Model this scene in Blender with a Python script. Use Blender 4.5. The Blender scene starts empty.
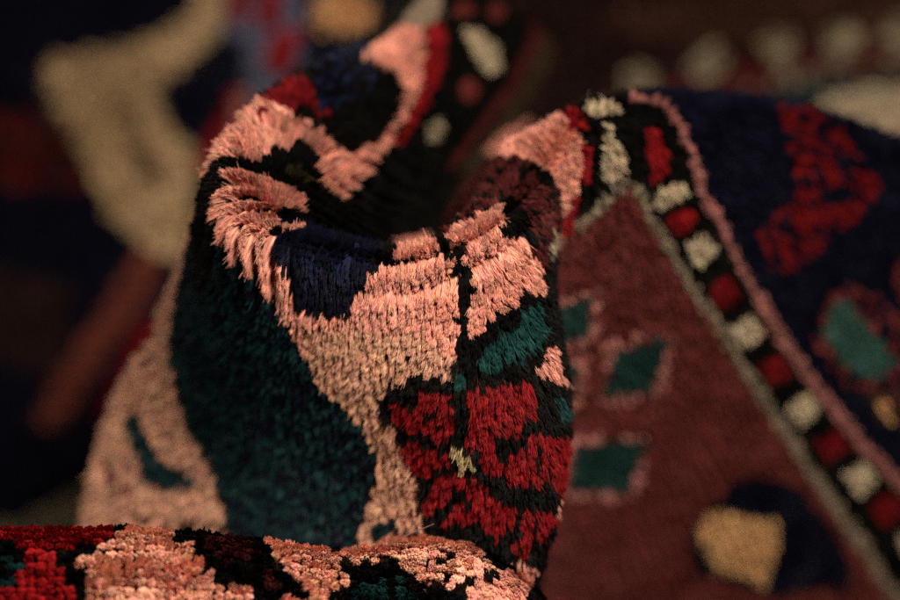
import bpy, math
import numpy as np

rng = np.random.default_rng(11)
SC = bpy.context.scene
COL = SC.collection

# ------------------------------------------------------------------ camera
FOCAL, SENSOR = 80.0, 36.0
FPX = 900.0 * FOCAL / SENSOR            # focal length in pixels of a 900 px wide picture
PITCH = math.radians(22)
CAM = np.array([0.0, -0.56, 0.56])
RIGHT = np.array([1.0, 0, 0])
FWD = np.array([0, math.cos(PITCH), -math.sin(PITCH)])
UP = np.array([0, math.sin(PITCH), math.cos(PITCH)])
FOCUS = 0.598


def world(c):
    """(x px, y px, depth mm) -> metres in the room"""
    c = np.asarray(c, float)
    d = c[..., 2:3] * 1e-3
    return CAM + d * FWD + (c[..., 0:1] - 450) / FPX * d * RIGHT - (c[..., 1:2] - 300) / FPX * d * UP


def sight(p):
    """world -> (x px, y px, depth m): used to read off where the woven motifs lie on the rug"""
    q = p - CAM
    d = q @ FWD
    return np.stack([450 + FPX * (q @ RIGHT) / d, 300 - FPX * (q @ UP) / d, d], -1)


# ------------------------------------------------------------------ wool colours (linear albedo)
PAL = {
    'salmon': (.66, .29, .22), 'tan': (.57, .31, .21), 'salmon_lit': (.86, .45, .33), 'red_lit': (.36, .013, .017), 'pinkline': (.38, .16, .14), 'black': (.006, .0056, .0052), 'red': (.215, .009, .012),  # the roll's brighter salmon and red stand in for stronger light there
    'maroon': (.155, .030, .028), 'umber': (.075, .016, .016), 'teal': (.012, .048, .047), 'pine': (.013, .037, .034), 'crimson': (.15, .008, .011), 'darkteal': (.008, .026, .030),
    'navy': (.0055, .006, .0145), 'blue': (.012, .016, .042), 'cream': (.46, .375, .255), 'gold': (.58, .335, .155),
    'grey': (.24, .19, .135), 'rose': (.30, .12, .11), 'slate': (.10, .11, .17), 'star': (.46, .33, .19),
    'brown': (.055, .025, .018), 'sage': (.034, .085, .072), 'olive': (.045, .032, .018), 'brick': (.17, .045, .032),
    'bead': (.28, .235, .16), 'field': (.122, .027, .024), 'wine': (.13, .007, .009), 'straw': (.40, .30, .15), 'dusk': (.024, .012, .011),
}
NAMES = list(PAL)
RGB = np.array([PAL[n] for n in NAMES])
ID = {n: i for i, n in enumerate(NAMES)}


def disc(x, y, rx, ry=None, n=14, a=0):
    ry = ry or rx
    t = np.linspace(0, 2 * math.pi, n, endpoint=False)
    ca, sa = math.cos(a), math.sin(a)
    return [(x + rx * math.cos(k) * ca - ry * math.sin(k) * sa, y + rx * math.cos(k) * sa + ry * math.sin(k) * ca) for k in t]


def band(pts, w0, w1):
    p = np.array(pts, float)
    t = np.gradient(p, axis=0)
    t /= np.linalg.norm(t, axis=1)[:, None]
    n = np.stack([-t[:, 1], t[:, 0]], 1)
    w = np.linspace(w0, w1, len(p))[:, None] / 2
    return [tuple(q) for q in np.vstack([p + n * w, (p - n * w)[::-1]])]


def inside(px, py, poly):
    r = np.zeros(px.shape, bool)
    n = len(poly)
    for i in range(n):
        x0, y0 = poly[i]
        x1, y1 = poly[(i + 1) % n]
        if y0 == y1:
            continue
        c = (y0 > py) != (y1 > py)
        r ^= c & (px < (x1 - x0) * (py - y0) / (y1 - y0) + x0)
    return r


def weave(px, py, motifs, base):
    """which wool each knot is tied in"""
    c = np.full(px.shape, ID[base])
    for name, poly in motifs:
        mixn = None
        if '+' in name:
            name, mixn, share = name.split('+')
        m = inside(px, py, poly)
        c[m] = ID[name]
        if mixn:
            m2 = m & (rng.random(px.shape) < float(share))
            c[m2] = ID[mixn]
    return c


# ------------------------------------------------------------------ motifs of the folded rug
GREYLINE = [(543, 268), (560, 240), (600, 210), (632, 184), (640, 192), (655, 225), (690, 285), (730, 345), (770, 410), (810, 470), (850, 530), (900, 605), (960, 700)]
ROSELINE = [(632, 94), (645, 97), (658, 98), (673, 107), (686, 128), (695, 158), (706, 192), (725, 232), (746, 274), (771, 320), (801, 366), (832, 408), (867, 452), (910, 495), (990, 590)]
FOLD = [
    ('black', [(205, 195), (240, 120), (300, 80), (360, 40), (440, -20), (600, -60), (560, 40), (480, 170), (430, 230), (300, 225), (230, 215)]),
    ('dusk', [(560, -60), (700, -60), (700, 70), (640, 88), (575, 98), (520, 135), (490, 180), (440, 235), (470, 160), (540, 60)]),
    ('olive', [(552, 20), (562, 26), (548, 70), (510, 128), (474, 170), (462, 172), (500, 122), (535, 66)]),
    ('umber', [(536, -30), (552, -30), (545, 40), (520, 86), (486, 132), (452, 172), (448, 166), (480, 124), (512, 80), (532, 36)]),
    ('field', [(540, 262), (560, 240), (600, 211), (632, 186), (655, 225), (690, 285), (730, 345), (770, 410), (810, 470), (850, 530), (900, 605), (960, 700), (960, 900), (480, 900), (560, 500), (550, 300)]),
    ('navy', ROSELINE + [(1200, 700), (1200, 60), (720, 60)]),
    ('grey', band(GREYLINE, 9, 13)), ('rose', band(ROSELINE, 9, 12)),
    # dots of the border
    ('cream', [(580, 105), (598, 96), (620, 102), (623, 112), (605, 116), (590, 113)]),
    ('cream', [(604, 130), (613, 127), (621, 145), (629, 160), (623, 178), (612, 187), (604, 181), (602, 165), (608, 150)]),
    ('red', [(646, 128), (658, 126), (664, 145), (671, 155), (666, 182), (652, 184), (650, 160)]),
    ('cream', [(653, 207), (659, 194), (682, 181), (688, 195), (674, 206), (660, 214)]),
    ('red', [(667, 222), (690, 206), (699, 222), (680, 239)]),
    ('cream', disc(702, 252, 18, 18, 4, 1.72)), ('crimson', disc(725, 295, 18, 18, 4, 1.72)), ('cream', disc(748, 335, 18, 18, 4, 1.72)), ('crimson', disc(776, 373, 18, 18, 4, 1.72)),
    ('cream', disc(805, 411, 18, 18, 4, 1.72)), ('crimson', disc(834, 447, 18, 18, 4, 1.72)), ('cream', disc(862, 480, 18, 18, 4, 1.72)), ('crimson', disc(889, 513, 18, 18, 4, 1.72)), ('cream', disc(915, 546, 18, 18, 4, 1.72)),
    # field of the slope: green lozenges with frayed rose outlines, dark flower
    ('pinkline+field+.45', [(552, 300), (600, 290), (602, 330), (590, 352), (552, 355)]), ('pine', [(556, 308), (592, 299), (590, 340), (557, 344)]),
    ('pinkline+field+.45', [(604, 340), (674, 336), (672, 372), (664, 404), (602, 408)]), ('pine', [(619, 351), (670, 342), (653, 396), (602, 403)]),
    ('pinkline+field+.45', [(556, 356), (590, 360), (584, 408), (556, 412)]), ('pine', [(558, 364), (580, 366), (574, 400), (558, 404)]),
    ('pinkline+field+.45', [(566, 440), (652, 438), (648, 470), (636, 504), (566, 500)]), ('pine', [(574, 448), (648, 444), (628, 498), (572, 494)]),
    ('brick+field+.6', [(590, 352), (604, 345), (600, 410), (584, 420)]),
    ('navy', [(712, 508), (735, 486), (760, 478), (800, 490), (832, 530), (852, 566), (846, 600), (800, 612), (770, 596), (700, 580), (688, 545)]),
    ('gold', [(697, 540), (712, 514), (745, 518), (781, 526), (776, 560), (767, 590), (745, 581), (716, 576), (705, 556)]),
    ('brick+field+.6', [(790, 596), (830, 590), (850, 612), (790, 640)]),
    # dark outer border right
    ('wine+navy+.3', [(782, 104), (818, 106), (848, 132), (874, 170), (884, 192), (862, 218), (832, 244), (792, 274), (768, 264), (757, 236), (780, 218), (799, 196), (796, 165)]),
    ('navy', band([(800, 108), (838, 150), (858, 208)], 6, 6)), ('navy', band([(812, 160), (826, 200), (840, 240)], 6, 6)), ('navy', band([(786, 216), (796, 240), (806, 268)], 6, 6)),
    ('navy', band([(768, 232), (776, 250), (784, 270)], 5, 5)), ('navy', band([(790, 136), (830, 158), (880, 172)], 6, 6)), ('navy', band([(796, 180), (830, 196), (876, 208)], 6, 6)), ('navy', band([(776, 224), (806, 236), (846, 236)], 6, 6)),
    ('maroon+navy+.55', [(826, 296), (850, 286), (880, 300), (915, 330), (930, 380), (890, 400), (850, 392), (812, 345)]),
    ('sage', [(836, 303), (850, 303), (876, 335), (896, 364), (880, 384), (856, 378), (834, 352), (822, 338)]),
    ('teal', [(905, 300), (960, 300), (960, 330), (908, 330)]),
    ('brown', [(868, 392), (905, 392), (960, 440), (905, 432)]), ('gold+brown+.6', [(868, 400), (885, 398), (898, 425), (880, 428)]),
    ('maroon+navy+.6', [(890, 262), (905, 262), (960, 300), (900, 300)]),
    # left flank
    ('tan', [(150, 268), (196, 205), (186, 250), (172, 300), (166, 345), (172, 390), (185, 430), (210, 480), (224, 520), (232, 640), (40, 640), (80, 500), (92, 440), (106, 390), (126, 362), (146, 342)]),
    ('red', [(118, 366), (138, 352), (149, 338), (154, 312), (150, 285), (128, 330)]),
    ('maroon', [(140, 362), (152, 352), (150, 366), (136, 372)]),
    ('darkteal', [(126, 402), (133, 412), (142, 432), (160, 465), (186, 479), (194, 487), (160, 495), (143, 487), (133, 460), (124, 435)]),
    ('umber+tan+.35', [(104, 470), (110, 468), (118, 500), (124, 535), (112, 540), (106, 500)]),
    ('umber+tan+.35', [(120, 466), (126, 470), (130, 500), (148, 528), (132, 530), (124, 505)]),
    ('brown+tan+.3', [(160, 526), (190, 522), (235, 532), (235, 545), (160, 545)]),
    ('darkteal+navy+.35', [(196, 215), (212, 190), (222, 225), (236, 262), (256, 285), (273, 310), (290, 338), (303, 360), (316, 388), (335, 405), (350, 416), (360, 430), (368, 448), (372, 462), (372, 478), (365, 502), (356, 532), (348, 560), (340, 700), (232, 700), (226, 545), (222, 520), (210, 480), (185, 430), (172, 390), (166, 345), (172, 300), (185, 250)]),
    # pink ground of the nose
    ('salmon', [(214, 192), (240, 188), (262, 235), (282, 280), (296, 318), (348, 322), (351, 300), (355, 290), (371, 285), (373, 268), (378, 262), (440, 262), (452, 264), (455, 290), (458, 310), (456, 345), (450, 382), (440, 384), (425, 380), (415, 379), (405, 382), (395, 388), (385, 394), (378, 402), (370, 408), (360, 400), (345, 412), (330, 402), (318, 390), (305, 362), (292, 340), (275, 312), (258, 287), (240, 270), (230, 242), (218, 217)]),
    ('tan', [(300, 330), (420, 340), (450, 360), (450, 382), (440, 384), (425, 380), (415, 379), (405, 382), (395, 388), (385, 394), (378, 402), (370, 408), (360, 400), (345, 412), (330, 402), (318, 390), (305, 362)]),
    ('tan', [(340, 408), (374, 402), (381, 426), (393, 433), (397, 450), (403, 470), (415, 484), (420, 491), (413, 501), (416, 515), (422, 528), (430, 560), (420, 640), (348, 640), (355, 548), (362, 520), (372, 492), (378, 465), (368, 448), (358, 430), (348, 416)]),
    ('darkteal', [(372, 530), (378, 523), (384, 526), (390, 520), (398, 525), (395, 535), (384, 546), (366, 548)]),
    ('salmon', [(462, 262), (468, 248), (500, 236), (525, 240), (546, 262), (545, 280), (549, 301), (540, 298), (530, 293), (522, 296), (524, 305), (513, 310), (510, 320), (498, 322), (488, 326), (488, 338), (475, 343), (470, 346), (468, 335), (470, 310), (476, 290), (470, 275)]),
    ('salmon', [(441, 233), (455, 221), (470, 212), (490, 205), (502, 197), (506, 212), (517, 222), (508, 230), (498, 232), (520, 245), (533, 258), (530, 266), (500, 262), (470, 250), (452, 246)]),
    ('salmon', [(391, 254), (398, 238), (430, 234), (440, 243), (432, 258), (395, 260)]),
    # green band and right edge
    ('teal', [(526, 313), (540, 306), (549, 314), (552, 335), (546, 342), (545, 352), (535, 362), (520, 368), (505, 372), (490, 376), (474, 374), (480, 356), (500, 341), (515, 330)]),
    ('teal', [(455, 378), (461, 377), (463, 392), (456, 392)]),
    ('salmon', [(544, 362), (553, 344), (560, 352), (565, 375), (572, 390), (552, 384), (540, 376)]),
    ('teal', [(556, 402), (566, 404), (576, 420), (564, 424)]),
    # red petals of the flower
    ('red', [(408, 390), (425, 396), (450, 397), (453, 420), (454, 438), (441, 446), (428, 441), (410, 436), (396, 430), (383, 407), (398, 409), (412, 413), (421, 408), (416, 400)]),
    ('black', disc(427, 420, 4.5)), ('black', disc(439, 433, 5)),
    ('red', [(401, 443), (415, 443), (430, 453), (447, 460), (452, 470), (440, 475), (430, 477), (422, 480), (412, 475), (405, 462)]),
    ('red', [(432, 480), (452, 473), (460, 488), (458, 494), (443, 508), (433, 523), (425, 519), (421, 510), (427, 500), (431, 490)]),
    ('red', [(436, 531), (445, 520), (460, 508), (467, 496), (471, 486), (467, 479), (478, 481), (488, 494), (498, 505), (505, 512), (509, 520), (503, 535), (498, 546), (491, 539), (484, 531), (475, 523), (465, 526), (450, 531), (442, 534)]),
    ('black', disc(470, 510, 5)),
    ('red', [(467, 397), (480, 396), (490, 391), (500, 388), (512, 390), (525, 386), (536, 387), (537, 395), (536, 410), (538, 422), (530, 421), (525, 430), (520, 444), (512, 438), (505, 441), (500, 436), (497, 445), (495, 456), (490, 463), (480, 456), (465, 451), (465, 430), (468, 410)]),
    ('black', [(499, 422), (504, 422), (504, 436), (499, 436)]),
    ('red', [(480, 471), (478, 460), (490, 457), (505, 467), (516, 456), (527, 452), (528, 440), (540, 437), (556, 441), (572, 444), (582, 460), (580, 485), (566, 502), (556, 495), (548, 488), (538, 493), (530, 488), (522, 490), (508, 487), (496, 480)]),
    ('black', [(536, 452), (542, 452), (541, 487), (537, 487)]), ('black', [(549, 470), (553, 470), (553, 494), (550, 494)]),
    ('red', [(506, 507), (517, 509), (519, 520), (513, 534), (505, 529)]),
    ('red', [(521, 513), (532, 515), (536, 526), (531, 546), (530, 556), (526, 564), (520, 557), (523, 540)]),
    ('red', [(538, 515), (556, 517), (558, 523), (549, 535), (544, 547), (536, 544), (540, 530)]),
    ('red', [(510, 546), (517, 540), (519, 550), (513, 561), (508, 554)]),
    ('salmon', [(562, 500), (574, 503), (572, 517), (557, 519), (561, 509)]),
    ('salmon', [(500, 576), (514, 569), (527, 566), (540, 575), (530, 595), (510, 640), (450, 640), (470, 590)]),
    ('straw', [(447, 452), (453, 448), (458, 452), (460, 446), (466, 447), (466, 454), (463, 458), (469, 463), (475, 468), (473, 475), (467, 473), (464, 481), (458, 476), (457, 463), (450, 462)]),
    # left limb of the fold
    ('salmon', [(180, 190), (196, 140), (222, 104), (256, 92), (272, 104), (285, 104), (300, 114), (313, 117), (319, 138), (312, 135), (302, 136), (290, 138), (280, 140), (270, 140), (258, 145), (245, 150), (248, 160), (230, 160), (222, 171)]),
    ('crimson', [(252, 112), (266, 90), (286, 76), (306, 74), (318, 92), (332, 104), (334, 116), (322, 114), (310, 104), (295, 104), (285, 103)]),
    ('red', [(337, 108), (344, 108), (350, 128), (345, 130)]),
    ('black+blue+.45', [(318, 112), (312, 60), (340, 40), (360, 34), (380, 62), (372, 90), (350, 110), (340, 112), (330, 108)]),
    ('black', [(335, 112), (372, 92), (382, 66), (395, 75), (405, 85), (402, 105), (390, 130), (372, 142), (350, 145), (340, 135), (330, 122)]),
    ('salmon', [(317, 124), (328, 127), (336, 144), (350, 150), (372, 145), (392, 130), (404, 108), (406, 86), (398, 70), (384, 64), (362, 52), (378, 38), (396, 26), (412, 20), (424, 26), (428, 50), (424, 80), (415, 105), (395, 140), (380, 165), (352, 196), (325, 212), (306, 216), (318, 200), (316, 170), (315, 140)]),
    ('red', [(427, 24), (446, 20), (449, 50), (441, 80), (426, 110), (406, 142), (395, 146), (415, 110), (425, 80), (429, 50)]),
    ('grey', [(400, 22), (412, 0), (440, -10), (444, 14), (424, 24)]),
    ('cream', [(466, 28), (480, 28), (499, 48), (504, 70), (490, 74), (477, 58)]),
    ('bead', disc(437, 132, 8, 12, a=.3)), ('maroon', disc(470, 90, 10, 12)), ('maroon', disc(466, 8, 9)), ('maroon', disc(498, 10, 9)),
    ('olive+black+.5', [(282, 152), (305, 146), (312, 175), (300, 186), (288, 170)]),
    # pink fingers of the turn
    ('salmon', [(224, 167), (238, 162), (255, 168), (266, 172), (268, 160), (275, 158), (291, 175), (303, 200), (301, 209), (285, 207), (270, 196), (255, 183), (238, 179), (226, 176)]),
    ('salmon', [(214, 198), (224, 188), (245, 186), (262, 194), (280, 204), (298, 209), (312, 217), (307, 228), (290, 226), (270, 219), (250, 213), (226, 211)]),
    ('salmon', [(216, 230), (232, 214), (250, 217), (270, 231), (277, 236), (262, 246), (258, 252), (245, 257), (230, 252), (220, 241)]),
    ('navy', [(277, 236), (290, 230), (310, 219), (330, 222), (360, 233), (385, 242), (396, 254), (388, 262), (375, 276), (370, 285), (352, 300), (346, 320), (300, 317), (290, 290), (280, 270), (259, 251)]),
    ('blue', [(300, 262), (318, 260), (322, 285), (306, 288)]), ('blue', [(330, 264), (352, 262), (352, 286), (334, 290)]),
    ('black', [(386, 243), (398, 236), (394, 252), (378, 262), (372, 276), (366, 262)]),
    # right limb
    ('umber+black+.25', [(440, 235), (452, 205), (465, 188), (486, 158), (520, 150), (546, 160), (561, 185), (564, 215), (554, 240), (550, 270), (536, 262), (525, 240), (517, 222), (506, 212), (502, 197), (480, 206), (460, 218)]),
    ('black', [(501, 198), (515, 194), (535, 220), (541, 252), (531, 252), (520, 236), (507, 211)]),
    ('black', [(513, 163), (538, 163), (555, 178), (563, 205), (560, 218), (551, 190), (534, 172)]),
    ('salmon', [(484, 152), (505, 133), (530, 120), (560, 111), (568, 117), (576, 128), (586, 140), (589, 165), (582, 186), (572, 210), (563, 219), (563, 195), (553, 175), (535, 160), (515, 154), (495, 155)]),
    ('red', [(558, 112), (572, 106), (582, 111), (591, 130), (586, 139), (570, 121)]),
    ('red', [(584, 145), (597, 150), (596, 166), (591, 181), (586, 186)]),
    ('red', [(561, 228), (574, 202), (584, 190), (581, 215), (573, 235), (560, 242)]),
]
SIDE = ('field', 'pinkline', 'pine', 'rose', 'brick', 'wine')
# the front of the fold is black-grounded; the draped side carries the maroon field
FRONT = [m for m in FOLD if m[0].split('+')[0] not in SIDE]
DRAPE = [m for m in FOLD if m[0].split('+')[0] in SIDE or max(p[0] for p in m[1]) > 586 or min(p[1] for p in m[1]) < 240]
ROLL = [
    ('teal+black+.4', [(-90, 533), (5, 536), (15, 547), (18, 570), (8, 586), (-90, 600)]),
    ('red_lit', [(-90, 520), (50, 522), (95, 521), (119, 526), (113, 536), (97, 541), (75, 541), (75, 551), (68, 556), (57, 553), (57, 565), (55, 570), (66, 570), (69, 582), (64, 590), (78, 596), (82, 640), (-90, 640), (-90, 598), (15, 588), (18, 580), (20, 565), (25, 550), (15, 540), (-90, 536)]),
    ('salmon_lit', [(70, 559), (90, 558), (92, 545), (100, 543), (115, 540), (118, 531), (135, 520), (160, 520), (178, 534), (180, 546), (195, 542), (201, 555), (206, 562), (202, 570), (213, 570), (215, 580), (212, 585), (255, 584), (258, 640), (84, 640), (85, 592), (87, 585), (88, 568), (75, 567)]),
    ('umber', [(203, 537), (230, 528), (252, 538), (263, 555), (245, 561), (225, 563), (213, 550)]),
    ('umber+black+.3', [(261, 565), (273, 563), (284, 585), (281, 598), (267, 591)]),
    ('salmon_lit', [(262, 536), (282, 532), (310, 538), (332, 544), (345, 568), (348, 575), (351, 580), (342, 591), (330, 586), (328, 596), (305, 595), (300, 580), (290, 573), (279, 558)]),
    ('tan', [(320, 490), (419, 490), (424, 532), (380, 536), (320, 540)]),
    ('salmon_lit', [(328, 538), (360, 536), (385, 536), (420, 534), (450, 534), (470, 535), (482, 547), (491, 562), (498, 571), (490, 576), (480, 579), (470, 583), (465, 589), (445, 591), (435, 586), (424, 581), (418, 573), (405, 567), (395, 562), (390, 556), (380, 564), (360, 561), (352, 566), (346, 554)]),
    ('black', [(438, 561), (452, 553), (462, 554), (458, 561), (446, 566)]),
    ('teal+black+.2', [(358, 583), (372, 580), (390, 577), (400, 572), (413, 580), (416, 592), (412, 620), (350, 620), (352, 590)]),
    ('salmon_lit', [(288, 597), (335, 595), (338, 625), (288, 625)]),
    ('salmon', [(500, 577), (514, 568), (527, 563), (540, 572), (530, 595), (518, 650), (458, 650), (462, 596), (475, 588), (490, 581)]),
]
BACK = [
    ('dusk', [(430, -200), (1300, -200), (1300, 400), (430, 400)]),
    ('wine+dusk+.7', [(-100, 105), (60, 110), (90, 190), (-100, 180)]),
    ('dusk', [(-100, 230), (70, 290), (60, 380), (-100, 330)]),
    ('star', [(42, 68), (60, 56), (110, 48), (160, 34), (190, 10), (196, -60), (240, -60), (218, 20), (208, 45), (174, 70), (152, 95), (172, 132), (196, 160), (192, 200), (182, 262), (160, 262), (130, 242), (100, 202), (75, 142), (55, 102)]),
    ('brown+star+.4', [(108, 96), (126, 98), (136, 120), (150, 160), (166, 176), (158, 186), (138, 176), (122, 134)]),
    ('navy', [(162, 86), (205, 50), (240, 60), (238, 110), (200, 160), (183, 145)]),
    ('red', [(192, 160), (234, 86), (240, 95), (226, 150), (205, 175)]), ('rose', [(236, 86), (248, 90), (240, 130), (222, 150)]),
    ('slate', [(218, -60), (310, -60), (300, 60), (268, 112), (246, 100), (240, 50), (222, 40)]),
    ('red', [(258, 62), (270, 30), (296, 30), (290, 66), (276, 82)]), ('red', [(224, -20), (246, -20), (242, 22), (226, 22)]), ('red', [(256, -40), (284, -40), (276, 24), (254, 28)]),
    ('navy+blue+.4', [(300, -60), (440, -60), (430, 40), (370, 80), (270, 130), (296, 66)]),
    ('gold', disc(345, 2, 26, 20)), ('gold', disc(324, 10, 14, 26, a=.3)), ('gold', disc(366, 14, 12, 24, a=-.3)), ('gold', disc(345, 22, 12, 18)),
    ('brick', [(140, 246), (160, 262), (146, 302), (102, 362), (64, 422), (38, 422), (50, 388), (100, 310)]),
    ('red', [(128, 350), (150, 310), (150, 350), (110, 420), (96, 420)]),
    ('grey', [(-60, 540), (30, 514), (90, 480), (110, 545), (60, 620), (-60, 620)]), ('bead', disc(70, 512, 10, 12)),
    ('rose', disc(640, 18, 34, 14)), ('brown', [(560, 20), (1000, -60), (1000, 20), (700, 48)]),
    ('umber', [(640, 92), (720, 62), (800, 46), (1000, 26), (1000, 52), (800, 76), (720, 96), (660, 110)]),
    ('bead', disc(635, 84, 18)), ('bead', disc(706, 66, 18)), ('bead', disc(780, 48, 18)), ('bead', disc(846, 42, 18)), ('bead', disc(906, 36, 18)), ('bead', disc(970, 30, 18)),
    ('grey+umber+.5', [(680, 104), (740, 84), (820, 66), (1000, 50), (1000, 66), (830, 80), (760, 98)]),
    ('darkteal', [(760, 96), (830, 82), (1000, 66), (1000, 86), (830, 100), (780, 112)]),
    ('cream', [(812, 108), (850, 93), (900, 90), (1000, 92), (1000, 240), (930, 190), (895, 145), (860, 124)]),
]

# ------------------------------------------------------------------ surfaces
def spline_rows(t, Y, tt):
    """natural cubic spline through rows Y at t, sampled at tt"""
    n = len(t)
    h = np.diff(t)
    A = np.eye(n)
    B = np.zeros_like(Y)
    for i in range(1, n - 1):
        A[i, i - 1], A[i, i], A[i, i + 1] = h[i - 1], 2 * (h[i - 1] + h[i]), h[i]
        B[i] = 6 * ((Y[i + 1] - Y[i]) / h[i] - (Y[i] - Y[i - 1]) / h[i - 1])
    M = np.linalg.solve(A, B.reshape(n, -1)).reshape(Y.shape)
    k = np.clip(np.searchsorted(t, tt) - 1, 0, n - 2)
    ex = (slice(None),) + (None,) * (Y.ndim - 1)
    a, b, hh = (t[k + 1] - tt)[ex], (tt - t[k])[ex], h[k][ex]
    return (M[k] * a ** 3 + M[k + 1] * b ** 3) / (6 * hh) + (Y[k] / hh - M[k] * hh / 6) * a + (Y[k + 1] / hh - M[k + 1] * hh / 6) * b


class Sheet:
    """a smooth sheet through a net of points; u runs along the fold, v across it"""

    def __init__(self, net, nu=420, nv=300, vref=None):
        W = world(net)
        self.ns, self.nc = W.shape[:2]
        vr = vref or list(range(self.nc))
        cu = np.linalg.norm(np.diff(W, axis=0), axis=2)[:, vr].mean(1)
        cv = np.linalg.norm(np.diff(W, axis=1), axis=2).mean(0)
        self.tu = np.concatenate([[0], np.cumsum(cu)])
        self.tv = np.concatenate([[0], np.cumsum(cv)])
        self.U = np.linspace(0, self.tu[-1], nu)
        self.V = np.linspace(0, self.tv[-1], nv)
        G = spline_rows(self.tu, W, self.U)
        G = spline_rows(self.tv, np.swapaxes(G, 0, 1), self.V)
        self.P = np.ascontiguousarray(np.swapaxes(G, 0, 1))
        du, dv = np.gradient(self.P, axis=0), np.gradient(self.P, axis=1)
        n = np.cross(dv, du)
        n /= np.linalg.norm(n, axis=2)[..., None] + 1e-12
        # smooth the normals a little so that the pile fans evenly
        for _ in range(6):
            n[1:-1] = (n[:-2] + 2 * n[1:-1] + n[2:]) / 4
            n[:, 1:-1] = (n[:, :-2] + 2 * n[:, 1:-1] + n[:, 2:]) / 4
        self.GU = (np.linalg.norm(du, axis=2) / (self.U[1] - self.U[0]))[..., None]
        self.N = n / (np.linalg.norm(n, axis=2)[..., None] + 1e-12)
        self.D = dv / (np.linalg.norm(dv, axis=2)[..., None] + 1e-12)

    def s(self, u):            # u in metres -> station number
        return np.interp(u, self.tu, np.arange(self.ns))

    def c(self, v):
        return np.interp(v, self.tv, np.arange(self.nc))

    def at(self, F, u, v):
        x = np.clip(u / self.U[-1] * (len(self.U) - 1), 0, len(self.U) - 1.0001)
        y = np.clip(v / self.V[-1] * (len(self.V) - 1), 0, len(self.V) - 1.0001)
        i, j = x.astype(int), y.astype(int)
        a, b = (x - i)[:, None], (y - j)[:, None]
        return F[i, j] * (1 - a) * (1 - b) + F[i + 1, j] * a * (1 - b) + F[i, j + 1] * (1 - a) * b + F[i + 1, j + 1] * a * b

    def knots(self, pitch, uref, crest, row_pitch=None):
        """knot positions: columns evenly spaced along v = column uref, rows by arc length from the crest"""
        rp = row_pitch or pitch
        jref = int(np.interp(uref, np.arange(self.nc), self.tv) / self.tv[-1] * (len(self.V) - 1))
        j2 = int(np.interp(min(uref + 3, self.nc - 1), np.arange(self.nc), self.tv) / self.tv[-1] * (len(self.V) - 1))
        seg = np.linalg.norm(np.diff(self.P[:, jref:j2 + 1], axis=0), axis=2)
        seg = .5 * seg[:, 0] + .5 * seg.max(1)
        L = np.concatenate([[0], np.cumsum(seg)])
        us = np.interp(np.arange(0, L[-1], pitch), L, self.U)
        jc = int(np.interp(crest, np.arange(self.nc), self.tv) / self.tv[-1] * (len(self.V) - 1))
        uo, vo, io, jo = [], [], [], []
        for k, u in enumerate(us):
            i = int(round(u / self.U[-1] * (len(self.U) - 1)))
            l = np.concatenate([[0], np.cumsum(np.linalg.norm(np.diff(self.P[i], axis=0), axis=1))])
            l -= l[jc]
            r = np.arange(math.ceil(l[0] / rp), math.floor(l[-1] / rp) + 1)
            vo.append(np.interp(r * rp, l, self.V))
            uo.append(np.full(len(r), u)); io.append(np.full(len(r), k)); jo.append(r)
        return map(np.concatenate, (uo, vo, io, jo))


# ------------------------------------------------------------------ meshes
def wool_material(name, sheen, rough, spec):
    m = bpy.data.materials.new(name)
    m.use_nodes = True
    nt = m.node_tree
    b = nt.nodes['Principled BSDF']
    at = nt.nodes.new('ShaderNodeAttribute')
    at.attribute_name = 'wool'
    noise = nt.nodes.new('ShaderNodeTexNoise')
    noise.inputs['Scale'].default_value = 900
    noise.inputs['Detail'].default_value = 3
    ramp = nt.nodes.new('ShaderNodeMapRange')
    ramp.inputs['To Min'].default_value = .78
    ramp.inputs['To Max'].default_value = 1.22
    mul = nt.nodes.new('ShaderNodeVectorMath')
    mul.operation = 'SCALE'
    tc = nt.nodes.new('ShaderNodeTexCoord')
    nt.links.new(tc.outputs['Object'], noise.inputs['Vector'])
    nt.links.new(noise.outputs['Fac'], ramp.inputs['Value'])
    nt.links.new(at.outputs['Color'], mul.inputs[0])
    nt.links.new(ramp.outputs['Result'], mul.inputs['Scale'])
    nt.links.new(mul.outputs['Vector'], b.inputs['Base Color'])
    b.inputs['Roughness'].default_value = rough
    b.inputs['Specular IOR Level'].default_value = spec
    b.inputs['Sheen Weight'].default_value = sheen
    b.inputs['Sheen Roughness'].default_value = .5
    return m


M_PILE = wool_material('wool_pile', .0, .32, .06)
M_BASE = wool_material('wool_knots', .0, .9, .1)


def link(name, me, mat, parent=None):
    o = bpy.data.objects.new(name, me)
    COL.objects.link(o)
    if mat:
        me.materials.append(mat)
    o.parent = parent
    return o


def mesh_from(name, co, quads, col, smooth=True):
    me = bpy.data.meshes.new(name)
    nq = len(quads)
    me.vertices.add(len(co))
    me.vertices.foreach_set('co', np.ascontiguousarray(co, np.float32).ravel())
    me.loops.add(nq * 4)
    me.loops.foreach_set('vertex_index', np.ascontiguousarray(quads, np.int32).ravel())
    me.polygons.add(nq)
    me.polygons.foreach_set('loop_start', np.arange(nq, dtype=np.int32) * 4)
    me.polygons.foreach_set('loop_total', np.full(nq, 4, np.int32))
    me.polygons.foreach_set('use_smooth', np.full(nq, smooth, bool))
    at = me.attributes.new('wool', 'FLOAT_COLOR', 'POINT')
    c4 = np.ones((len(co), 4), np.float32)
    c4[:, :3] = col
    at.data.foreach_set('color', c4.ravel())
    me.update()
    return me


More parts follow.
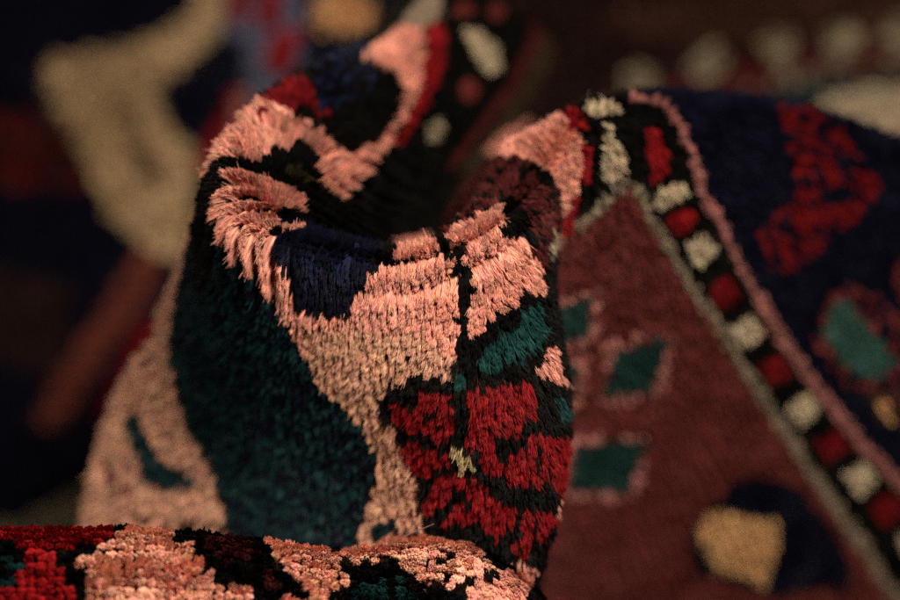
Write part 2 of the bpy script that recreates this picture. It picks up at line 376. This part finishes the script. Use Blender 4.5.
def fibres(root, mid, tip, rad, col, nseg, sides, blunt=.35):
    """one tapered strand per row, along a quadratic curve root-mid-tip, closed by a pinched tip"""
    n = len(root)
    t = np.linspace(0, 1, nseg + 1)
    C = ((1 - t) ** 2)[None, :, None] * root[:, None] + (2 * t * (1 - t))[None, :, None] * mid[:, None] + (t ** 2)[None, :, None] * tip[:, None]
    T = np.gradient(C, axis=1)
    T /= np.linalg.norm(T, axis=2)[..., None] + 1e-12
    a = rng.normal(size=(n, 1, 3))
    X = np.cross(T, a)
    X /= np.linalg.norm(X, axis=2)[..., None] + 1e-12
    Y = np.cross(T, X)
    prof = np.where(t < .86, 1.0, blunt + (1 - blunt) * np.sqrt(np.clip((1 - t) / .14, 0, 1)))
    r = rad[:, None] * prof[None]
    ang = np.arange(sides) * 2 * math.pi / sides
    V = C[:, :, None] + r[..., None, None] * (np.cos(ang)[None, None, :, None] * X[:, :, None] + np.sin(ang)[None, None, :, None] * Y[:, :, None])
    co = V.reshape(-1, 3)
    base = (np.arange(n) * (nseg + 1) * sides)[:, None, None]
    s = (np.arange(nseg) * sides)[None, :, None]
    k = np.arange(sides)[None, None]
    k2 = (k + 1) % sides
    q = np.stack([base + s + k, base + s + k2, base + s + sides + k2, base + s + sides + k], -1).reshape(-1, 4)
    c = np.repeat(col, (nseg + 1) * sides, axis=0)
    return co, q, c


def srt(x, lo, hi):
    x = np.clip((x - lo) / (hi - lo), 0, 1)
    return x * x * (3 - 2 * x)


def add_pile(name, parent, sh, knots, motifs, base, height, lean, clump=None, tiers=None, radius=.00112, ulim=None, jit=1.0, tightness=.92, dome=.0011, blunt=.35, vary=1.0):
    u, v, ci, ri = knots
    S, K = sh.s(u), sh.c(v)
    if ulim:
        k = (S >= ulim[0]) & (S < ulim[1])
        u, v, ci, ri, S, K = u[k], v[k], ci[k], ri[k], S[k], K[k]
    n = len(u)
    # knots shift a little in their rows, wefts wander
    uj = u + rng.normal(size=n) * .00022 * jit
    vj = v + rng.normal(size=n) * .00022 * jit + .0004 * np.sin(ci * .35 + ri * .9)
    P, N, D = sh.at(sh.P, uj, vj), sh.at(sh.N, uj, vj), sh.at(sh.D, uj, vj)
    N /= np.linalg.norm(N, axis=1)[:, None]
    px = sight(P)
    cols = np.unique(u)
    gap = np.gradient(cols)
    su = np.clip(sh.at(sh.GU, u, v)[:, 0] * gap[np.searchsorted(cols, u)] * .5, radius * .45, radius * 2.2)
    h = height(S, K) * (1 + rng.normal(size=n) * .05)
    ln = lean(S, K) * (1 + rng.normal(size=n) * .12)
    side = rng.normal(size=n) * .10
    dome_k = np.full(n, dome)
    if clump is clump_fold:
        dome_k *= 1 - .6 * rope(S, K).clip(0, 1)
        side *= 1 - .7 * rope(S, K).clip(0, 1)
    Bt = np.cross(N, D)
    # brushed and trodden patches: the nap wanders slowly over the surface, old dye fades in patches
    sw = np.sin(u * 210 + 2 * np.sin(v * 130)) + np.sin(v * 260 + u * 90 + 1.3) + .7 * np.sin(u * 520 - v * 410)
    side = side + .09 * sw
    ln = ln + .07 * np.sin(u * 330 + v * 170) + .05 * sw
    root = P - N * h[:, None] - D * (ln * h)[:, None] + Bt * (side * h)[:, None]
    tip = P + N * (rng.normal(size=n) * .00045 * jit)[:, None]
    if clump is not None:
        ut, vt, drop, shrink = clump(uj, vj, ci, ri, S, K, gap[np.searchsorted(cols, u)])
        su = su * shrink
        tip = sh.at(sh.P, ut, vt) + sh.at(sh.N, ut, vt) * (rng.normal(size=n) * .00035 - drop)[:, None]
    pt = sight(tip)
    col_id = weave(pt[:, 0], pt[:, 1], motifs, base)
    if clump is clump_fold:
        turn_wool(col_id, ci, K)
    mid = root * .45 + tip * .55 + N * (h * (.06 + .16 * np.clip(ln, 0, 1.4)))[:, None]
    depth = px[:, 2]
    blur = 73 * np.abs(depth - FOCUS) / depth
    vis = (px[:, 0] > -60) & (px[:, 0] < 960) & (px[:, 1] > -60) & (px[:, 1] < 660)
    tint = RGB[col_id] * (1 + rng.normal(size=(n, 1)) * .10 * vary) * (1 + rng.normal(size=(n, 3)) * .04)
    tint *= (1 + .055 * np.sin(u * 160 + v * 240 + 2 * np.sin(u * 75)))[:, None]
    # the dyer's lots: each weft lighter or darker; dark teal's stronger ribs are painted row shading
    tint *= (1 + np.where(col_id == ID['darkteal'], .30, .07) * np.sin(ri * 1.7 + 3 * np.sin(ri * .37)))[:, None]
    # far side of a sheet (back to the camera) needs only coarse pile
    back = np.einsum('ij,ij->i', N, (CAM - P) / np.linalg.norm(CAM - P, axis=1)[:, None]) < -.35
    tier = np.where(~vis | back, 3, np.where(blur < 2.0, 0, np.where(blur < 4.6, 1, np.where(blur < 8.5, 2, 3))))
    pars = tiers or {0: (56, .000135, 5, 3, 1.0), 1: (28, .00021, 4, 3, 1.0), 2: (11, .00038, 3, 4, 1.05), 3: (6, .00052, 3, 4, 1.0)}
    CO, Q, CC, off = [], [], [], 0
    for tr, (cnt, rad, nseg, sides, fill) in pars.items():
        k = np.where(tier == tr)[0]
        if not len(k):
            continue
        idx = np.repeat(k, cnt)
        m = len(idx)
        an, rr = rng.random(m) * 2 * math.pi, np.sqrt(rng.random(m)) * radius * fill
        e = np.cos(an)[:, None] * Bt[idx] * (su[idx] / radius)[:, None] + np.sin(an)[:, None] * D[idx]
        off_r = e * (rr * .75)[:, None]
        off_t = e * (rr * (tightness + .06 * rng.normal(size=m)))[:, None]
        fuzz = rng.normal(size=(m, 3)) * .00016
        stray = (rng.random(m) < .03)
        fuzz[stray] *= 1 + 3.5 * vary
        ext = rng.normal(size=m) * .00028 + np.where(stray, .0007 * vary, 0) - (rr / (radius * fill)) ** 2.5 * dome_k[idx]
        ax = tip[idx] - root[idx]
        ax /= np.linalg.norm(ax, axis=1)[:, None]
        tp = tip[idx] + off_t + fuzz + ax * ext[:, None]
        md = mid[idx] + (off_r + off_t) * .55 + rng.normal(size=(m, 3)) * .00028
        rt = root[idx] + off_r
        c = tint[idx] * (1 + rng.normal(size=(m, 1)) * .16 * vary).clip(.5, 1.6) * (1 + rng.normal(size=(m, 3)) * .05)
        co, q, cc = fibres(rt, md, tp, rad * (1 + .2 * rng.normal(size=m)).clip(.5, 1.6), np.clip(c, .002, .9), nseg, sides, blunt)
        CO.append(co); Q.append(q + off); CC.append(cc)
        off += len(co)
    me = mesh_from(name, np.vstack(CO), np.vstack(Q), np.vstack(CC))
    return link(name, me, M_PILE, parent)


def add_ground(name, parent, sh, motifs, base, height, ulim=None, step=1):
    """the woven foundation: knot collars on the face, a back 3 mm below"""
    i0, i1 = 0, len(sh.U)
    if ulim:
        s = sh.s(sh.U)
        k = np.where((s >= ulim[0] - .02) & (s <= ulim[1] + .02))[0]
        i0, i1 = k[0], k[-1] + 1
    P, N = sh.P[i0:i1:step, ::step], sh.N[i0:i1:step, ::step]
    S, K = np.meshgrid(sh.s(sh.U[i0:i1:step]), sh.c(sh.V[::step]), indexing='ij')
    h = height(S, K)[..., None]
    F, B = P - N * h, P - N * (h + .003)
    px = sight(P)
    ids = weave(px[..., 0].ravel(), px[..., 1].ravel(), motifs, base)
    a, b = F.shape[:2]
    g = np.arange(a * b).reshape(a, b)
    qf = np.stack([g[:-1, :-1], g[:-1, 1:], g[1:, 1:], g[1:, :-1]], -1).reshape(-1, 4)
    qb = qf[:, ::-1] + a * b
    ring = np.concatenate([g[0, :], g[1:, -1], g[-1, -2::-1], g[-2:0:-1, 0]])
    r2 = np.roll(ring, -1)
    qe = np.stack([ring, ring + a * b, r2 + a * b, r2], -1)
    back = np.tile(np.array([[.16, .12, .085]]), (a * b, 1))
    me = mesh_from(name, np.vstack([F.reshape(-1, 3), B.reshape(-1, 3)]), np.vstack([qf, qb, qe]), np.vstack([RGB[ids], back]))
    return link(name, me, M_BASE, parent)


# ------------------------------------------------------------------ the folded rug
NET = np.array([
    # inner floor ........................................ crest ........................................ outer foot
    [(565, 60, 805), (540, 30, 785), (500, 0, 762), (465, -24, 748), (436, -34, 746), (405, -26, 760), (385, 0, 790), (370, 50, 830), (360, 120, 850), (350, 250, 890)],
    [(525, 130, 780), (492, 118, 752), (452, 92, 722), (412, 58, 700), (378, 40, 695), (350, 52, 706), (335, 90, 730), (330, 150, 760), (330, 230, 780), (330, 400, 820)],
    [(482, 190, 748), (440, 185, 716), (392, 155, 686), (338, 112, 660), (292, 86, 653), (256, 108, 662), (236, 160, 690), (225, 240, 720), (215, 330, 740), (210, 480, 790)],
    [(442, 232, 712), (400, 218, 682), (346, 188, 650), (290, 146, 632), (243, 131, 631), (210, 160, 645), (193, 230, 675), (180, 310, 700), (165, 400, 720), (150, 560, 760)],
    [(420, 258, 692), (380, 243, 666), (332, 215, 637), (276, 184, 617), (232, 173, 616), (200, 215, 632), (172, 300, 658), (116, 395, 685), (80, 520, 705), (60, 690, 740)],
    [(410, 272, 682), (375, 257, 656), (326, 235, 629), (284, 211, 611), (238, 210, 608), (224, 260, 618), (198, 350, 642), (160, 440, 670), (128, 560, 690), (110, 690, 715)],
    [(405, 282, 672), (385, 268, 650), (354, 248, 628), (330, 231, 610), (304, 236, 602), (298, 290, 604), (286, 370, 618), (266, 460, 640), (248, 570, 655), (240, 690, 680)],
    [(415, 290, 666), (405, 275, 648), (398, 256, 625), (392, 243, 611), (387, 252, 602), (385, 300, 599), (383, 380, 602), (380, 470, 612), (382, 570, 620), (385, 690, 640)],
    [(430, 290, 661), (432, 270, 645), (437, 245, 626), (442, 229, 612), (448, 236, 603), (453, 290, 597), (459, 370, 597), (465, 460, 600), (468, 570, 607), (460, 690, 630)],
    [(450, 270, 666), (455, 240, 650), (465, 212, 632), (480, 197, 618), (500, 206, 608), (515, 260, 602), (527, 350, 600), (531, 450, 600), (518, 570, 606), (490, 690, 630)],
    [(455, 230, 686), (468, 200, 668), (488, 172, 650), (510, 156, 638), (535, 176, 626), (549, 245, 617), (561, 340, 614), (569, 440, 614), (546, 560, 620), (515, 690, 645)],
    [(482, 190, 711), (500, 160, 690), (520, 140, 668), (545, 126, 652), (563, 146, 643), (562, 230, 645), (556, 330, 660), (552, 440, 676), (532, 580, 690), (520, 720, 710)],
    [(530, 160, 732), (545, 135, 706), (560, 115, 680), (580, 103, 660), (593, 117, 650), (588, 210, 655), (578, 330, 675), (572, 450, 692), (562, 600, 707), (550, 750, 740)],
    [(600, 130, 762), (605, 110, 726), (612, 96, 690), (622, 94, 663), (632, 116, 650), (641, 210, 659), (651, 340, 674), (661, 460, 692), (670, 620, 716), (675, 760, 760)],
    [(690, 140, 765), (690, 112, 732), (690, 92, 702), (695, 92, 677), (703, 114, 662), (724, 210, 664), (748, 340, 677), (764, 460, 694), (776, 620, 720), (785, 760, 760)],
    [(800, 170, 772), (800, 138, 742), (800, 110, 712), (803, 105, 692), (810, 130, 680), (820, 220, 682), (834, 340, 686), (845, 460, 697), (851, 620, 720), (856, 760, 760)],
    [(930, 210, 782), (930, 180, 752), (928, 152, 727), (926, 147, 707), (928, 172, 695), (930, 260, 692), (935, 360, 694), (940, 470, 702), (942, 620, 722), (946, 760, 760)],
    [(1060, 250, 792), (1060, 220, 762), (1056, 192, 737), (1052, 187, 717), (1050, 212, 705), (1050, 300, 702), (1050, 400, 704), (1054, 500, 712), (1056, 640, 732), (1060, 780, 760)],
], float)
# push the outer surfaces out of the way of nothing: the net is the surface the pile tips reach
NET[13:, 4:, 2] += np.array([8, 20, 30, 34, 34, 30])
NET[11:13, 5:, 2] += 14
NET[12:, 7:, 2] += np.array([8, 26, 60])
NET[3:6, 6:, 2] += np.array([10, 18, 20, 20])
NET[6, 6:, 2] += np.array([6, 12, 12, 10])
NET[8, 5:9, 2] += np.array([0, -5, 1, 9])
NET[9, 5:9, 2] += np.array([0, -5, 0, 8])
NET[7, 5:, 2] += np.array([2, 6, 12, 14, 10])
for i, f in ((1, .92), (2, .8), (3, .68), (4, .62), (5, .72), (10, .85), (11, .72), (12, .72), (13, .8), (14, .9)):
    NET[i, 1:6, 2] = 600 + (NET[i, 1:6, 2] - 600) * (np.array([.35, .8, 1, 1, .8]) * (f - 1) + 1)
fold = Sheet(NET, 520, 340, vref=[4, 5, 6, 7])


def h_fold(S, K):
    turn = srt(S, 1.4, 2.6) * (1 - srt(S, 5.4, 6.3)) * srt(K, 1.2, 2.4) * (1 - srt(K, 4.8, 6.0))
    return .0085 + .003 * turn


def l_fold(S, K):
    front = srt(K, 3.6, 5.2) * srt(S, 4.2, 5.5) * (1 - srt(S, 10.3, 11.2))
    slope = srt(K, 3.8, 5) * srt(S, 11, 12)
    left = srt(K, 3.8, 5) * (1 - srt(S, 4.2, 5.5))
    return .15 + .75 * front + .05 * slope + .35 * left


def rope(S, K):
    w = (.3 * srt(S, .8, 1.4) + .7 * srt(S, 1.8, 2.6)) * (1 - srt(S, 5.5, 6.3)) * srt(K, .6, 1.6) * (1 - srt(K, 4.7, 5.6))
    return w + .75 * srt(S, 10.0, 10.8) * (1 - srt(S, 12.3, 12.9)) * srt(K, .6, 1.8) * (1 - srt(K, 4.6, 5.4))


# wool of the knots on the sharp turn, column by column: (column centre, [(from, to, wool)] across the fold)
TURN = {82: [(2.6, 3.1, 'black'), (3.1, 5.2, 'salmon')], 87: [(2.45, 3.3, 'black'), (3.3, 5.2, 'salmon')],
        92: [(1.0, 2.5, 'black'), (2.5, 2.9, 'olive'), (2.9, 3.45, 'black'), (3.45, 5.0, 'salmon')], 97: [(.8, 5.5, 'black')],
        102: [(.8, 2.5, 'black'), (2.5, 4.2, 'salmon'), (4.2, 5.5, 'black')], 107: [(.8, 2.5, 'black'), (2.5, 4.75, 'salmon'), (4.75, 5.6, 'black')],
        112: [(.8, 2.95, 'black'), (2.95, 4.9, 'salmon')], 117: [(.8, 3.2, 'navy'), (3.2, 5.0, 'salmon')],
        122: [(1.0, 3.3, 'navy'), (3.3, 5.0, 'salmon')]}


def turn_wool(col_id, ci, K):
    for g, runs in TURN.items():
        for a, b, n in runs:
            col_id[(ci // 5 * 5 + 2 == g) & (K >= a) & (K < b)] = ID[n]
    # shade of the gaps between pink fingers, painted as lines of black knots
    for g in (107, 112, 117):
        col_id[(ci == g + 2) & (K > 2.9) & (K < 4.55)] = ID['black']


def clump_fold(u, v, ci, ri, S, K, step):
    # ropes of pile where the ridge turns sharply on the left
    w = rope(S, K)
    off = (ci % 5) - 2
    ut = u - off * step * .46 * w
    drop = np.array([0, .0005, .0046])[np.abs(off)] * w
    # rows parting over the front of the crest
    w2 = srt(S, 6.3, 7.0) * (1 - srt(S, 9.6, 10.4)) * srt(K, 1.8, 2.8) * (1 - srt(K, 4.85, 5.15)) * (.95 + .2 * np.sin(ci * .8))
    o2 = ((ri + 2) % 5) - 2.0
    vt = v - o2 * .0011 * w2
    drop = drop + np.maximum(np.abs(o2) - .6, 0) * .0014 * w2
    # pairs of knots cling together everywhere
    ut = ut - np.where((ci + ri // 3) % 2 == 0, -1, 1) * step * .16 * (1 - w.clip(0, 1))
    return ut, vt, drop, 1 - .30 * w


def tagged(o, label, cat, group=None, kind=None):
    o['label'] = label
    o['category'] = cat
    if group:
        o['group'] = group
    if kind:
        o['kind'] = kind
    return o


rug = bpy.data.objects.new('pile_rug', None)
COL.objects.link(rug)
tagged(rug, 'thick wool rug bunched into a sharp salmon, red and black fold in front', 'rug')

kn = tuple(fold.knots(.0021, 5, 4, .0022))
SPLIT = 11.05
g1 = add_ground('raised_fold', rug, fold, FRONT, 'black', lambda S, K: h_fold(S, K), (0, SPLIT), step=1)
g1['label'] = 'hooked fold with salmon pile and red flower in sharp focus'
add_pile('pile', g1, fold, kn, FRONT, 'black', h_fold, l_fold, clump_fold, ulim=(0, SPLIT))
g2 = add_ground('draped_side', rug, fold, DRAPE, 'black', lambda S, K: h_fold(S, K), (SPLIT, 17), step=1)
g2['label'] = 'sloping side with dotted black border and maroon field'
add_pile('pile', g2, fold, kn, DRAPE, 'black', h_fold, l_fold, clump_fold, ulim=(SPLIT, 17))

# ------------------------------------------------------------------ roll along the bottom
st = [(-110, 529, 586), (-20, 528, 585), (60, 527, 585), (130, 527, 585), (200, 531, 587), (270, 540, 590), (335, 549, 594), (395, 548, 598), (440, 544, 600), (480, 552, 600), (520, 574, 604), (560, 620, 620)]
prof = [(90, 75), (48, 52), (14, 30), (0, 12), (8, 1), (32, -9), (75, -15), (130, -14), (230, -2), (420, 30)]
join = [(-20, 40), (-12, 26), (-7, 15), (-2, 7), (10, -1), (32, -8), (75, -14), (130, -14), (230, -2), (420, 30)]


def roll_pt(x, y, d, k):
    b = float(srt(np.array(x), 290, 400)) * (1 - float(srt(np.array(x), 500, 545)))
    return (x, y + prof[k][0] * (1 - b) + join[k][0] * b, d + prof[k][1] * (1 - b) + join[k][1] * b)


RN = np.array([[roll_pt(x, y, d, k) for k in range(10)] for x, y, d in st], float)
roll = Sheet(RN, 260, 260, vref=[4, 5, 6])


def l_roll(S, K):
    return 1.35 - 1.15 * srt(K, 3.2, 6.0) + .6 * srt(S, 7.5, 9.5) * srt(K, 3.5, 5)


def clump_roll(u, v, ci, ri, S, K, step):
    ut = u - np.where((ci + ri) % 2 == 0, -1, 1) * step * .06
    o2 = ((ri + 2) % 5) - 2
    vt = v - o2 * .00022
    return ut, vt, np.where(np.abs(o2) == 2, .0006, 0), 1 + 0 * u


g3 = add_ground('front_roll', rug, roll, ROLL, 'black', lambda S, K: .0075 + 0 * S, step=1)
g3['label'] = 'low rounded roll along the near edge with red, salmon and teal pile'
add_pile('pile', g3, roll, tuple(roll.knots(.0029, 5, 3, .0026)), ROLL, 'black', lambda S, K: .0075 + 0 * S, l_roll, clump_roll, radius=.00142, tightness=.94, dome=.0012, blunt=.6, jit=1.0, vary=.4,
         tiers={0: (46, .00027, 4, 5, 1.0), 1: (40, .00029, 4, 5, 1.0), 2: (24, .00032, 3, 4, 1.0), 3: (8, .0006, 3, 4, 1.0)})

# a loose hair of wool lying in the crease
hp = world(np.array([(384, 547, 602), (396, 541, 600), (410, 534, 600), (422, 529, 600), (434, 524, 602)], float))
hs = spline_rows(np.arange(5.), hp, np.linspace(0, 4, 30))
co, q, cc = [], [], []
for k in range(29):
    a, b, c = fibres(hs[k:k + 1], (hs[k:k + 1] + hs[k + 1:k + 2]) / 2, hs[k + 1:k + 2], np.array([.00022]), np.array([[.12, .085, .06]]), 2, 5)
    q.append(b + sum(len(x) for x in co)); co.append(a); cc.append(c)
link('loose_thread', mesh_from('loose_thread', np.vstack(co), np.vstack(q), np.vstack(cc)), M_PILE, rug)

# ------------------------------------------------------------------ the rug lying behind
xs = [-420, -250, -100, 20, 120, 210, 300, 390, 480, 580, 700, 820, 950, 1100, 1300]
ys = [-260, -120, -20, 60, 140, 240, 340, 450, 560, 700]


def back_depth(x, y):
    d = 945 - .10 * (y - 100)
    d -= 75 * math.exp(-((x - 350) / 110) ** 2) * math.exp(-((y - 10) / 140) ** 2)
    d -= 30 * math.exp(-((x - 850) / 160) ** 2) * math.exp(-((y - 90) / 90) ** 2)
    d += 14 * math.sin(x / 70) + 10 * math.sin(y / 60 + x / 150)
    d += 25 * math.exp(-((x - 40) / 60) ** 2 - ((y - 300) / 120) ** 2)
    return d


BN = np.array([[(x, y, back_depth(x, y)) for y in ys] for x in xs], float)
behind = Sheet(BN, 240, 160)
rug2 = bpy.data.objects.new('background_rug', None)
COL.objects.link(rug2)
tagged(rug2, 'dark blurred rug with cream star and pale dots lying behind the fold', 'rug')
g4 = add_ground('ground_weave', rug2, behind, BACK, 'navy', lambda S, K: .008 + 0 * S)
add_pile('pile', g4, behind, tuple(behind.knots(.0040, 4, 4)), BACK, 'navy', lambda S, K: .008 + 0 * S, lambda S, K: .3 + 0 * S, None, radius=.0021,
         tiers={0: (3, .0012, 3, 4, .8), 1: (3, .0012, 3, 4, .8), 2: (3, .0012, 3, 4, .8), 3: (3, .0012, 3, 4, .8)})

# ------------------------------------------------------------------ floor under the rugs
me = bpy.data.meshes.new('floor')
lowest = min((o.matrix_world @ v.co).z for o in (g1, g2, g3, g4) for v in list(o.data.vertices)[::37])
fz = lowest - .012
s = 3.0
me.from_pydata([(-s, -s, fz), (s, -s, fz), (s, s, fz), (-s, s, fz), (-s, -s, fz - .03), (s, -s, fz - .03), (s, s, fz - .03), (-s, s, fz - .03)], [],
               [(0, 1, 2, 3), (7, 6, 5, 4), (0, 4, 5, 1), (1, 5, 6, 2), (2, 6, 7, 3), (3, 7, 4, 0)])
mf = bpy.data.materials.new('dark_floor')
mf.use_nodes = True
bf = mf.node_tree.nodes['Principled BSDF']
nz = mf.node_tree.nodes.new('ShaderNodeTexNoise')
nz.inputs['Scale'].default_value = 14
cr = mf.node_tree.nodes.new('ShaderNodeValToRGB')
cr.color_ramp.elements[0].color = (.012, .009, .008, 1)
cr.color_ramp.elements[1].color = (.035, .024, .018, 1)
mf.node_tree.links.new(nz.outputs['Fac'], cr.inputs['Fac'])
mf.node_tree.links.new(cr.outputs['Color'], bf.inputs['Base Color'])
bf.inputs['Roughness'].default_value = .7
fl = link('floor', me, mf)
fl['kind'] = 'structure'

# ------------------------------------------------------------------ light
wd = bpy.data.worlds.new('World')
SC.world = wd
wd.use_nodes = True
bg = wd.node_tree.nodes['Background']
bg.inputs['Color'].default_value = (1.0, .80, .62, 1)
bg.inputs['Strength'].default_value = .01


def lamp(name, loc, target, size, power, color):
    l = bpy.data.lights.new(name, 'AREA')
    l.shape = 'DISK'
    l.size = size
    l.energy = power
    l.color = color
    o = bpy.data.objects.new(name, l)
    COL.objects.link(o)
    o.location = loc
    from mathutils import Vector
    d = Vector(target) - Vector(loc)
    o.rotation_euler = d.to_track_quat('-Z', 'Y').to_euler()
    return o


subject = world(np.array([(430, 300, 610)], float))[0]
lamp('ceiling_lamp', (subject[0] + .20, subject[1] - .36, subject[2] + .52), subject, .16, 9.4, (1.0, .85, .70))
lamp('fill_lamp', (subject[0] - .75, subject[1] - .55, subject[2] + .75), subject, 0.5, 5.4, (1.0, .85, .70))  # unseen fill added from the left front to lift the darker flank

# ------------------------------------------------------------------ camera
cam = bpy.data.cameras.new('camera')
co_ = bpy.data.objects.new('camera', cam)
COL.objects.link(co_)
co_.location = CAM
co_.rotation_euler = (math.pi / 2 - PITCH, 0, 0)
cam.lens = FOCAL
cam.sensor_width = SENSOR
cam.clip_start = .01
cam.clip_end = 50
cam.dof.use_dof = True
cam.dof.focus_distance = FOCUS
cam.dof.aperture_fstop = FOCAL / 26.0
SC.camera = co_

SC.render.engine = 'CYCLES'
cy = SC.cycles
cy.max_bounces = 8
cy.diffuse_bounces = 5
cy.use_denoising = False
SC.view_settings.view_transform = 'Standard'
SC.view_settings.look = 'None'
SC.view_settings.exposure = 0
SC.view_settings.gamma = 1
